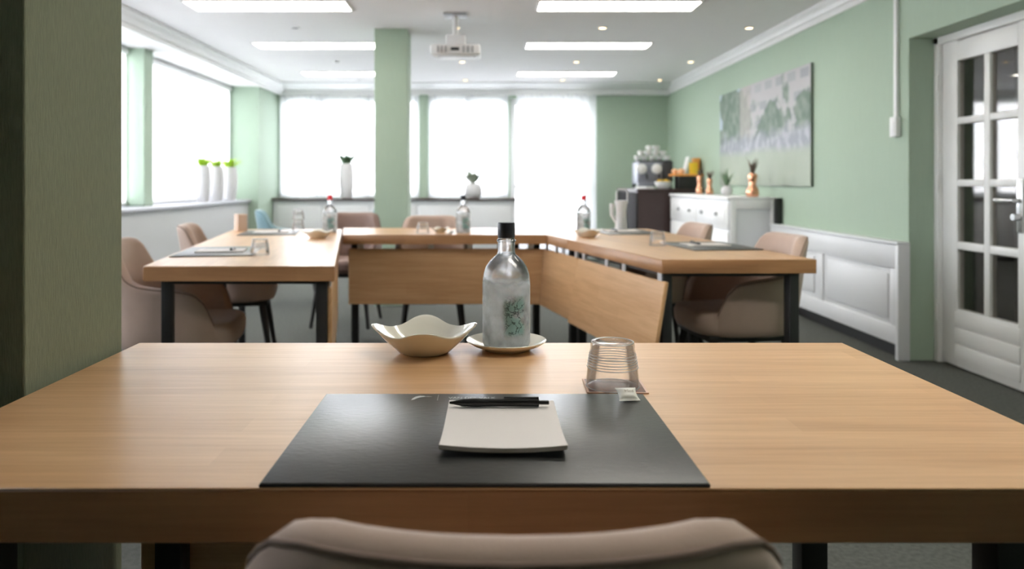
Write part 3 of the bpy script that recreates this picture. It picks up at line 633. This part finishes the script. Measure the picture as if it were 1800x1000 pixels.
make_note('white notepad with slightly curled front edge on the near desk pad', (.0225, .979, PZ), R(-.6))
def make_pen(label, loc, rz):
    t = thing('ballpoint_pen', label, 'pen', loc, rz, 'black ballpoint pens'); M_ = Matrix.Translation((0, 0, .0062)) @ Matrix.Rotation(R(90), 4, 'Y')
    def lx(prof): b = bm_new(); lathe(b, prof, 20); b.transform(M_); return b
    obj('barrel', lx([(0, -.069), (.0016, -.069), (.0022, -.064), (.0052, -.05), (.0060, -.034), (.0056, -.022), (.0052, .0), (.0056, .03), (.0058, .054), (0, .054)]), 'pen_black', t)
    obj('push_button', lx([(0, .0542), (.0030, .0542), (.0030, .0668), (.0024, .068), (0, .068)]), 'pen_black', t)
    obj('clip', box(bm_new(), .006, .054, -.002, .002, .0122, .0142, .0008), 'pen_black', t)
    return t
make_pen('black ballpoint pen lying across the notepad on the near desk pad', (.0205, 1.05, PZ + .0056), R(.5))

# far place settings: pad, notepad, pen
def setting(x, y, rz, tail, nd=0.0):
    make_pad('black desk pad ' + tail, (x, y, TT), R(rz)); d = Matrix.Rotation(R(rz), 2)
    o = Vector((x, y)) + d @ Vector((.02 + nd, .01)); make_note('white notepad on the desk pad ' + tail, (o.x, o.y, PZ), R(rz), False)
    o2 = o + d @ Vector((0, .05)); make_pen('black pen on the notepad ' + tail, (o2.x, o2.y, PZ + .0056), R(rz))
setting(-1.215, 3.50, -80, 'at the camera end of the window-side row')
setting(-1.35, 4.80, -80, 'beside the peach carton at the far window-side corner')
setting(1.115, 3.80, 97, 'at the camera end of the door-side row')
setting(.89, 4.86, 97, 'next to the white jug on the door-side row')

# ------------------------------------------------------------------ bowl, plate, bottles, glasses, coaster, sweet
def make_bowl(label, loc, rz, sc=1.0):
    b = bm_new(); n = 96; rows = []
    def rim(a): return .0815 + .0175 * ((math.cos(4 * a) + 1) / 2) ** 1.6
    def rz_(a): return .0365 + .0145 * ((math.cos(4 * a) + 1) / 2) ** 1.3
    for f in (0, .3, .46, .5, .56, .7, .85, .96, 1.0):                 # outside, from the foot out
        rows.append((f, 0))
    rows += [(1.004, 1), (.985, 2), (.93, 3), (.8, 3), (.62, 3), (.48, 3), (.3, 3), (0, 3)]
    R_ = []
    for f, kind in rows:
        if f == 0: R_.append([b.verts.new((0, 0, .003 if kind == 0 else .010))]); continue
        ring = []
        for i in range(n):
            a = 2 * math.pi * i / n; s = max(0, (f - .46) / .54); rr = .095 * f * (1 - s) + rim(a) * f * s
            if f <= .46: rr = .095 * f
            z = .0 if f in (.3, .46) else rz_(a) * s ** 1.15
            if f == .3 and kind == 0: z = .003
            if kind == 1: z = rz_(a) + .002
            if kind == 2: z = rz_(a) + .003
            if kind == 3: z = .010 + (rz_(a) - .008) * max(0, (f - .40) / .55) ** 1.3
            ring.append(b.verts.new((rr * math.cos(a), rr * math.sin(a), z)))
        R_.append(ring)
    for A_, B_ in zip(R_, R_[1:]):
        for i in range(n):
            j = (i + 1) % n
            if len(A_) == 1: b.faces.new((A_[0], B_[j], B_[i]))
            elif len(B_) == 1: b.faces.new((A_[i], A_[j], B_[0]))
            else: b.faces.new((A_[i], A_[j], B_[j], B_[i]))
    bmesh.ops.recalc_face_normals(b, faces=b.faces)
    bmesh.ops.scale(b, vec=(sc, sc, sc), verts=b.verts)
    o = obj('serving_bowl', b, 'cream', ang=60, loc=loc); o.rotation_euler = (0, 0, rz)
    return tag(o, label, 'bowl', 'cream four-cornered bowls')
make_bowl('glossy cream four-cornered bowl on the near table, beside the tall bottle', (-.1135, 1.435, TT), R(3))
make_bowl('cream four-cornered bowl on the window-side row, in front of a red-capped bottle', (-.955, 4.36, TT), R(10), .9)
make_bowl('cream four-cornered bowl on the door-side row, in front of a red-capped bottle', (.60, 4.45, TT), R(8), .9)
make_bowl('small cream bowl on the far table, between glass and bottle', (-.285, 4.86, TT), R(20), .62)
pl = lathe(bm_new(), [(0, .002), (.040, .002), (.044, 0), (.048, .003), (.066, .010), (.0758, .0165), (.0770, .0182), (.0755, .0188), (.064, .0128), (.052, .0075), (.048, .006), (0, .006)], 64)
tag(obj('saucer', pl, 'ivory', loc=(.0415, 1.463, TT)), 'round cream saucer under the tall water bottle on the near table', 'saucer')
def make_bottle(label, loc, cap, first=False):
    t = thing('water_bottle', label, 'bottle', loc, 0, 'clear glass water bottles')
    out = [(0, .004), (.028, .003), (.036, 0), (.043, .002), (.0458, .008), (.0458, .03), (.0458, .112), (.0455, .126), (.0435, .140), (.039, .152), (.031, .1635), (.023, .171), (.018, .1755), (.0165, .181), (.0165, .199), (.0185, .200), (.0185, .203), (.0165, .204), (.0155, .206), (.0155, .2115), (.0165, .2125), (.0165, .214), (.0150, .215), (.0150, .219)]
    inn = [(.0120, .219), (.0125, .206), (.0132, .181), (.015, .1745), (.020, .168), (.028, .1605), (.036, .149), (.0405, .138), (.0425, .126), (.0428, .112), (.0428, .016), (.040, .010), (0, .012)]
    obj('glass', lathe(bm_new(), out + inn, 64), 'bottle_glass', t, ang=50)
    wt = [(0, .0115), (.0402, .0095), (.0431, .016), (.0431, .112), (.0428, .126), (.0408, .138), (.0363, .149), (.0283, .1605), (.0203, .168), (.0152, .1745), (.0135, .1795), (.012, .179), (0, .179)]
    obj('drinking_water', lathe(bm_new(), wt, 64), 'water', t, ang=50)
    cp = bm_new(); lathe(cp, [(0, .2195), (.0152, .2195), (.0163, .213), (.0165, .214), (.0165, .2345), (.0158, .236), (0, .236)] if False else [(.0153, .2075), (.0163, .2075), (.0166, .209), (.0166, .2345), (.0158, .2362), (0, .2362), (0, .2205), (.0153, .2205)], 48, rib=lambda a, z: .012 * math.sin(a * 40) if .21 < z < .234 else 0)
    obj('cap', cp, cap, t, ang=50); return t
make_bottle('tall clear water bottle with navy cap on the near table saucer', (.0415, 1.463, TT + .0062), 'cap_navy')
make_bottle('clear water bottle with red cap at the corner of the window-side row', (-.985, 4.85, TT), 'cap_red')
make_bottle('clear water bottle with dark blue cap on the far table', (-.135, 4.80, TT), 'cap_navy')
make_bottle('clear water bottle with red cap at the corner of the door-side row', (.625, 4.82, TT), 'cap_red')
def make_tumbler(label, loc, group='upturned glass tumblers'):     # standing upside down: rim at z=0
    t = thing('tumbler', label, 'glass', loc, 0, group)
    out = [(.0397, .0), (.0410, .0006), (.0412, .002), (.0390, .028), (.0382, .0340), (.0362, .048), (.0352, .0545), (.0340, .0590), (.0344, .0625), (.0340, .066), (.0330, .0690), (.0310, .0702), (.0255, .0704), (.0245, .0690), (0, .0685)]
    inn = [(0, .0645), (.026, .0647), (.0315, .0620), (.0340, .0480), (.0362, .034), (.0374, .028), (.0398, .0012)]
    obj('wall', lathe(bm_new(), out + inn + [out[0]], 64), 'tumbler_glass', t, ang=35)
    def ring(r, z, q): return lathe(bm_new(), [(r + q * math.cos(R(a)), z + q * .9 * math.sin(R(a))) for a in range(0, 360, 45)], 64, close=True)
    for r, z, q in ((.0389, .0310, .0010), (.0383, .0350, .0008), (.0377, .0390, .0010), (.0371, .0430, .0008), (.0364, .0470, .0010), (.0357, .0510, .0008)): obj('rib', ring(r, z, q), 'glass_rib', t, ang=180)
    obj('rim', ring(.0406, .0012, .0009), 'glass_rib', t, ang=180); obj('base_ring', ring(.0322, .0694, .0012), 'glass_rib', t, ang=180)
    return t
make_tumbler('upturned ribbed glass tumbler on the brown coaster on the near table', (.199, 1.187, TT + .0022))
make_tumbler('upturned glass tumbler at the camera end of the window-side row', (-.99, 3.36, TT))
make_tumbler('upturned glass tumbler at the far end of the window-side row, lower one of two', (-1.235, 5.05, TT))
make_tumbler('upturned glass tumbler at the far end of the window-side row, stacked on another', (-1.235, 5.05, TT + .071))
make_tumbler('upturned glass tumbler on the far table, left of the small bowl', (-.385, 4.74, TT))
make_tumbler('upturned glass tumbler on the door-side row beside a desk pad', (.875, 3.86, TT))
cs = thing('coaster', 'square brown printed coaster under the tumbler on the near table', 'coaster', (.203, 1.193, TT), R(-2))
obj('card', box(bm_new(), -.046, .046, -.040, .040, .0002, .0016, .0004), 'coaster', cs)
bd = bm_new()
for a, b, c, d in ((-.0465, .0465, -.0405, -.037), (-.0465, .0465, .037, .0405), (-.0465, -.043, -.037, .037), (.043, .0465, -.037, .037)): box(bd, a, b, c, d, .0002, .0018)
obj('border', bd, 'coaster_border', cs)
def make_sweet(label, loc, rz, tilt, printed=False):
    t = thing('wrapped_sweet', label, 'sweet', loc, rz, 'white wrapped sweets'); b = bm_new(); n, m_ = 20, 16; top, bot = [], []
    T_ = Matrix.Rotation(R(tilt), 4, 'X')
    for i in range(n + 1):
        ra, rb = [], []
        for j in range(m_ + 1):
            u, v = -1 + 2 * i / n, -1 + 2 * j / m_; w_ = .0155 - .0022 * (1 - min(1, abs(v)) ** 2)
            h = .0052 * max(0, 1 - abs(u) ** 4) * max(0, 1 - (abs(v) / .86) ** 3 if abs(v) < .86 else 0) ** .7
            y = .0145 * v + (.0006 * (i % 2) * (1 if v > 0 else -1) if abs(v) == 1 else 0)
            ra.append(b.verts.new(T_ @ Vector((u * w_, y, .0003 + h)))); rb.append(b.verts.new(T_ @ Vector((u * w_, y, -.0003 - h))))
        top.append(ra); bot.append(rb)
    for i in range(n):
        for j in range(m_):
            b.faces.new((top[i][j], top[i + 1][j], top[i + 1][j + 1], top[i][j + 1])); b.faces.new((bot[i][j], bot[i][j + 1], bot[i + 1][j + 1], bot[i + 1][j]))
    for i in range(n):
        for j in (0, m_): b.faces.new((top[i][j], top[i + 1][j], bot[i + 1][j], bot[i][j]))
    for j in range(m_):
        for i in (0, n): b.faces.new((top[i][j], top[i][j + 1], bot[i][j + 1], bot[i][j]))
    bmesh.ops.recalc_face_normals(b, faces=b.faces)
    lo = min(v.co.z for v in b.verts)
    for v in b.verts: v.co.z -= lo
    obj('wrapper', b, 'wrapper', t, ang=60)
    if printed:
        p = T_ @ Vector((.002, -.002, .0061)); lettering('Mint', .0075, 'wrapper_print', t, (p.x, p.y, p.z - lo), (R(tilt), 0, R(4)), center=True)
    return t
make_sweet('white wrapped mint on the near desk pad, by the upturned tumbler', (.2075, 1.108, PZ), R(4), 22, True)
make_sweet('white wrapped sweet on the far table, in front of another beside the bottle', (-.215, 4.70, TT), R(30), 0)
make_sweet('white wrapped sweet on the far table, behind another beside the bottle', (-.205, 4.84, TT), R(-20), 0)
make_sweet('white wrapped sweet on the door-side desk pad at the camera end', (1.0, 3.70, PZ), R(60), 0)
ct = thing('carton', 'small upright peach carton at the far window-side table corner', 'carton', (-1.60, 5.0, TT), R(40))
obj('body', box(bm_new(), -.032, .032, -.032, .032, 0, .10, .004), 'peach', ct); obj('lid', box(bm_new(), -.033, .033, -.033, .033, .10, .11, .004), 'peach', ct)
jg = thing('jug', 'white jug with a tall loop handle on the door-side row', 'jug', (.915, 5.12, TT), R(0))
obj('body', lathe(bm_new(), [(0, .002), (.036, .0), (.040, .004), (.036, .06), (.034, .12), (.040, .17), (.043, .195), (.040, .197), (.036, .17), (.030, .12), (.032, .06), (.034, .012), (0, .01)], 36), 'ceramic_white', jg)
obj('spout', tube(bm_new(), [(-.03, 0, .05), (-.06, 0, .10), (-.06, 0, .15), (-.058, 0, .175)], .012, 10, .018), 'ceramic_white', jg)
obj('loop_handle', tube(bm_new(), [(-.03, 0, .19), (-.03, 0, .255), (-.02, 0, .272), (.03, 0, .272), (.042, 0, .255), (.042, 0, .18)], .005, 8), 'plastic_white', jg)

# ------------------------------------------------------------------ window-sill plants
def blades(n, h, spread, wdt, seed, droop=.3):
    rnd = random.Random(seed); b = bm_new()
    for i in range(n):
        a = rnd.uniform(0, 6.283); L_ = h * rnd.uniform(.6, 1); s = spread * rnd.uniform(.3, 1); d = Vector((math.cos(a), math.sin(a), 0)); p = Vector((-d.y, d.x, 0)); rows = []
        for k in range(5):
            f = k / 4; c = d * s * f ** 1.2 + Vector((0, 0, L_ * f - droop * L_ * f ** 3)); ww = wdt * (.35 + 1.3 * f * (1 - f) * 2) * (1 - f ** 3) + .0008
            rows.append((b.verts.new(c - p * ww), b.verts.new(c + p * ww + Vector((0, 0, .002)))))
        for (a1, a2), (b1, b2) in zip(rows, rows[1:]): b.faces.new((a1, a2, b2, b1))
    return b
def tall_vase(label, loc, h, r, leafm, seed, lh, ls, group):
    t = thing('ribbed_vase', label, 'vase', loc, 0, group)
    prof = [(0, .002), (r * .72, 0), (r * .78, .01), (r * .95, h * .3), (r, h * .55), (r * .97, h * .8), (r * .88, h * .97), (r * .84, h), (r * .76, h), (r * .7, h * .9), (r * .7, h * .85), (0, h * .85)]
    obj('body', lathe(bm_new(), prof, 72, rib=lambda a, z: .05 * abs(math.sin(a * 9))), 'vase_white', t, ang=60)
    f = obj('foliage', blades(70, lh, ls, .02, seed, .3), leafm, t, loc=(0, 0, h * .88)); f.scale = (.5 if leafm == 'lime_leaf' else 1, 1, 1); return t
tall_vase('tall ribbed white vase with lime green leaves, the one closest to the window post', (-3.09, 8.36, SILL), .40, .078, 'lime_leaf', 1, .20, .24, 'lime green plants on the window sill')
tall_vase('tall ribbed white vase with lime green leaves, the middle one of three', (-3.085, 8.76, SILL), .40, .085, 'lime_leaf', 2, .18, .24, 'lime green plants on the window sill')
tall_vase('tall ribbed white vase with lime green leaves, beside the green corner column', (-3.08, 9.20, SILL), .40, .088, 'lime_leaf', 3, .22, .32, 'lime green plants on the window sill')
tall_vase('tall ribbed white vase with a grey-green succulent on the dark back sill', (-1.885, 10.40, SILL), .47, .095, 'green_leaf', 4, .28, .24, None)
pt_ = thing('flower_pot', 'round white flower pot with pale leaves on the dark back sill', 'flower pot', (-.157, 10.44, SILL))
obj('pot', lathe(bm_new(), [(0, .002), (.07, 0), (.10, .02), (.125, .08), (.122, .14), (.10, .19), (.085, .205), (.075, .20), (.09, .17), (0, .16)], 48), 'vase_white', pt_)
obj('flower_leaves', blades(50, .30, .2, .026, 6), 'pale_leaf', pt_, loc=(0, 0, .17)); obj('leaves', blades(34, .24, .16, .024, 8), 'green_leaf', pt_, loc=(0, 0, .17))

# ------------------------------------------------------------------ white cabinet, dark counter and what stands on them
wc = thing('cabinet', 'long white cabinet with drawers and dark knobs below the wall picture', 'cabinet', (2.14, 7.75, 0))
obj('body', box(bm_new(), .012, .425, -1.04, 1.04, .06, .92), 'panel_white', wc); obj('top_board', box(bm_new(), -.01, .425, -1.055, 1.055, .92, .948, .006), 'white_paint', wc)
obj('plinth', box(bm_new(), .04, .425, -1.0, 1.0, 0, .06), 'panel_white', wc)
for a, b, c, d in ((.02, .07, .08, .92), (.375, .425, .08, .92), (.07, .375, .84, .92), (.07, .375, .08, .16)): obj('end_frame', box(bm_new(), a, b, -1.052, -1.04, c, d, .003), 'white_paint', wc)
for y0, y1, ks in ((-1.03, -.07, (-.74, -.27)), (-.03, 1.03, (.17, .62))):
    dwr = obj('drawer', box(bm_new(), 0, .014, y0, y1, .66, .90, .004), 'white_paint', wc); obj('drawer_panel', box(bm_new(), -.006, .002, y0 + .07, y1 - .07, .71, .85, .004), 'white_paint', dwr)
    for k in ks: obj('knob', cyl(bm_new(), (-.03, k, .79), .018, .03, 14, 'x'), 'grey_plastic', dwr)
for y0, y1 in ((-1.03, -.56), (-.55, -.07), (-.03, .50), (.51, 1.03)):
    dd = obj('cabinet_door', box(bm_new(), 0, .014, y0, y1, .08, .64, .004), 'white_paint', wc); obj('door_panel', box(bm_new(), -.006, .002, y0 + .07, y1 - .07, .16, .56, .004), 'white_paint', dd)
bx = thing('slim_box', 'slim black box standing behind the white cabinet on the radiator cover', 'box', (2.535, 6.6, .718))
obj('body', box(bm_new(), -.02, .028, -.035, .035, 0, .225, .003), 'black_box', bx); obj('front_grille', box(bm_new(), -.023, -.019, -.03, .03, .02, .205, .001), 'black_metal', bx)
dk = thing('counter', 'dark brown coffee counter in the far corner beside the white cabinet', 'counter', (1.77, 9.55, 0))
obj('body', box(bm_new(), .02, .78, -.66, .66, .05, .97), 'dark_brown', dk); obj('top_board', box(bm_new(), 0, .785, -.68, .68, .97, 1.0, .004), 'dark_brown', dk)
for s in (-.66, 0): obj('door', box(bm_new(), .004, .02, s + .012, s + .648, .06, .955, .003), 'niche_black', dk)
obj('plinth', box(bm_new(), .06, .79, -.6, .62, 0, .05), 'niche_black', dk)
ty = thing('tray', 'flat white tray on the edge of the dark coffee counter', 'tray', (1.89, 8.99, 1.0))
obj('base', box(bm_new(), -.11, .11, -.08, .08, 0, .01, .003), 'ceramic_white', ty); obj('rim', lathe(bm_new(), [(.095, .01), (.105, .012), (.107, .028), (.102, .028), (.09, .01)], 4, close=True), 'ceramic_white', ty)
cm = thing('coffee_machine', 'grey espresso machine with white cups on top, on the dark counter', 'coffee machine', (2.06, 9.45, 1.0))
obj('body', box(bm_new(), -.20, .22, -.16, .2, .05, .33, .025, 3), 'machine_grey', cm); obj('side_panel', box(bm_new(), .10, .235, -.175, .2, .06, .34, .02), 'machine_dark', cm)
obj('drip_tray', box(bm_new(), -.21, .20, -.27, -.15, .03, .07, .008), 'machine_grey', cm)
for s in (-.18, .19):
    for q in (-.2, .16): obj('foot', cyl(bm_new(), (s, q, 0), .02, .055, 12), 'machine_dark', cm)
obj('cup_rail', box(bm_new(), -.19, .21, -.15, .19, .33, .345, .006), 'machine_dark', cm)
for s in (-.15, .035): obj('dial', lathe(bm_new(), [(0, .03), (.045, .028), (.062, .015), (.062, 0), (0, 0)], 28), 'ceramic_white', cm).matrix_local = Matrix.Translation((s, -.162, .24)) @ Matrix.Rotation(R(90), 4, 'X')
for s in (-.09, .06): obj('spout', tube(bm_new(), [(s, -.15, .17), (s, -.2, .165), (s, -.2, .12)], .014, 8), 'machine_dark', cm)
def cup_bm(): return lathe(bm_new(), [(0, .003), (.022, 0), (.026, .004), (.038, .03), (.041, .06), (.038, .06), (.034, .03), (.022, .008), (0, .008)], 24)
cup_me = None; k = 0
ords = ('first', 'second', 'third', 'fourth', 'fifth')
for lev, rows_ in enumerate(((5, 0), (4, .045), (2, .15))):
    for i in range(rows_[0]):
        x = 1.885 + rows_[1] + i * .092; z = 1.346 + lev * .062
        lab = f'white coffee cup on the espresso machine, {ords[i]} from the window side in the {("lower", "middle", "top")[lev]} layer'
        t = thing('coffee_cup', lab, 'cup', (x, 9.42 + (i % 2) * .03, z), random.uniform(0, 6), 'white cups on the espresso machine')
        if cup_me is None: o = obj('bowl', cup_bm(), 'ceramic_white', t); h_ = obj('handle', tube(bm_new(), [(.036, 0, .05), (.055, 0, .045), (.055, 0, .025), (.034, 0, .018)], .004, 6), 'ceramic_white', t); cup_me = (o.data, h_.data)
        else:
            for nm, me in zip(('bowl', 'handle'), cup_me): o = bpy.data.objects.new(nm, me); C.objects.link(o); o.parent = t
sb = thing('sugar_bowl', 'white bowl heaped with yellow sachets in front of the espresso machine', 'bowl', (2.115, 9.02, 1.0))
obj('bowl', lathe(bm_new(), [(0, .003), (.06, 0), (.09, .03), (.108, .085), (.102, .085), (.085, .035), (0, .02)], 36), 'ceramic_white', sb)
hp = bm_new(); rr = random.Random(5)
for i in range(26): box(hp, -.022, .022, -.012, .012, -.003, .003, M=Matrix.Translation((rr.uniform(-.06, .06), rr.uniform(-.06, .06), rr.uniform(.07, .105))) @ Matrix.Rotation(rr.uniform(0, 3), 4, 'Z') @ Matrix.Rotation(rr.uniform(-.4, .4), 4, 'X'))
o = obj('sachets', hp, 'yellow_card', sb); o['kind'] = 'stuff'
cr = thing('crate', 'black crate carrying an orange tray beside the espresso machine', 'crate', (2.41, 9.05, 1.0))
obj('body', box(bm_new(), -.13, .14, -.11, .11, 0, .15, .004), 'black_box', cr); obj('tray', box(bm_new(), -.20, .15, -.13, .12, .15, .175, .006), 'orange_card', cr)
for x, y, lab in ((2.25, 9.03, 'peach-coloured fruit at the tray end by the espresso machine'), (2.31, 8.97, 'peach-coloured fruit closer to the yellow carton on the orange tray')):
    t = thing('fruit', lab, 'fruit', (x, y, 1.175), 0, 'peach-coloured fruit on the tray'); obj('flesh', lathe(bm_new(), [(0, .004), (.02, 0), (.036, .02), (.038, .038), (.028, .058), (.01, .066), (0, .062)], 20), 'peach_skin', t); obj('stalk', tube(bm_new(), [(0, 0, .06), (.003, 0, .078)], .002, 5), 'dry_grass', t)
def carton(name, lab, loc, sx, sy, sz, m, rz=0, tilt=0, cat='carton'):
    t = thing(name, lab, cat, loc, rz); M_ = Matrix.Rotation(tilt, 4, 'Y'); obj('box', box(bm_new(), -sx, sx, -sy, sy, 0, sz, .003, M=M_), m, t); obj('flap', box(bm_new(), -sx * .98, sx * .98, -sy - .002, -sy + .001, sz * .62, sz * .96, .0005, M=M_), m, t); return t
carton('carton', 'bright yellow carton on the orange tray', (2.455, 8.97, 1.175), .045, .035, .135, 'yellow_card'); carton('carton', 'tall orange carton behind the yellow one on the orange tray', (2.515, 9.08, 1.175), .035, .06, .19, 'orange_card')
carton('leaflet_stand', 'pale leaning leaflet next to the yellow carton on the orange tray', (2.36, 9.05, 1.177), .006, .07, .21, 'plastic_white', 0, R(14), 'leaflet')

def copper_vase(lab, loc, h, r, gh, seed):
    t = thing('copper_vase', lab, 'vase', loc, 0, 'copper vases on the white cabinet')
    obj('body', lathe(bm_new(), [(0, .002), (r * .8, 0), (r, h * .14), (r * .85, h * .32), (r * .5, h * .5), (r * .62, h * .72), (r * .7, h * .88), (r * .55, h), (r * .45, h), (r * .5, h * .85), (0, h * .8)], 36), 'copper', t)
    obj('dried_grass', blades(40, gh, gh * .45, .0035, seed, .1), 'dry_grass', t, loc=(0, 0, h * .85)); return t
copper_vase('slim copper vase with dried grass, the one next to the orange tray', (2.39, 8.48, .948), .20, .042, .13, 11)
copper_vase('slim copper vase with dried grass, second from the orange tray', (2.42, 8.20, .948), .17, .042, .13, 12)
copper_vase('copper vase with bushy dried grass standing alone in front of the picture', (2.40, 6.83, .948), .21, .058, .20, 13)
wv = thing('small_vase', 'small round white vase with green sprigs on the white cabinet', 'vase', (2.38, 7.50, .948))
obj('body', lathe(bm_new(), [(0, .002), (.03, 0), (.052, .03), (.055, .055), (.04, .085), (.03, .095), (.025, .09), (0, .08)], 32), 'vase_white', wv); obj('sprigs', blades(18, .24, .10, .008, 15, .15), 'green_leaf', wv, loc=(0, 0, .07))

# picture on the right wall
pc = thing('wall_picture', 'large muted print of a park with trees and buildings on the green wall', 'picture', (RX - .002, 7.11, 1.53))
obj('panel', box(bm_new(), -.018, -.001, -1.155, 1.155, -.485, .485, .001), 'picture_edge', pc); obj('print', box(bm_new(), -.0205, -.0182, -1.150, 1.150, -.483, .483), 'park_print', pc, sm=False)
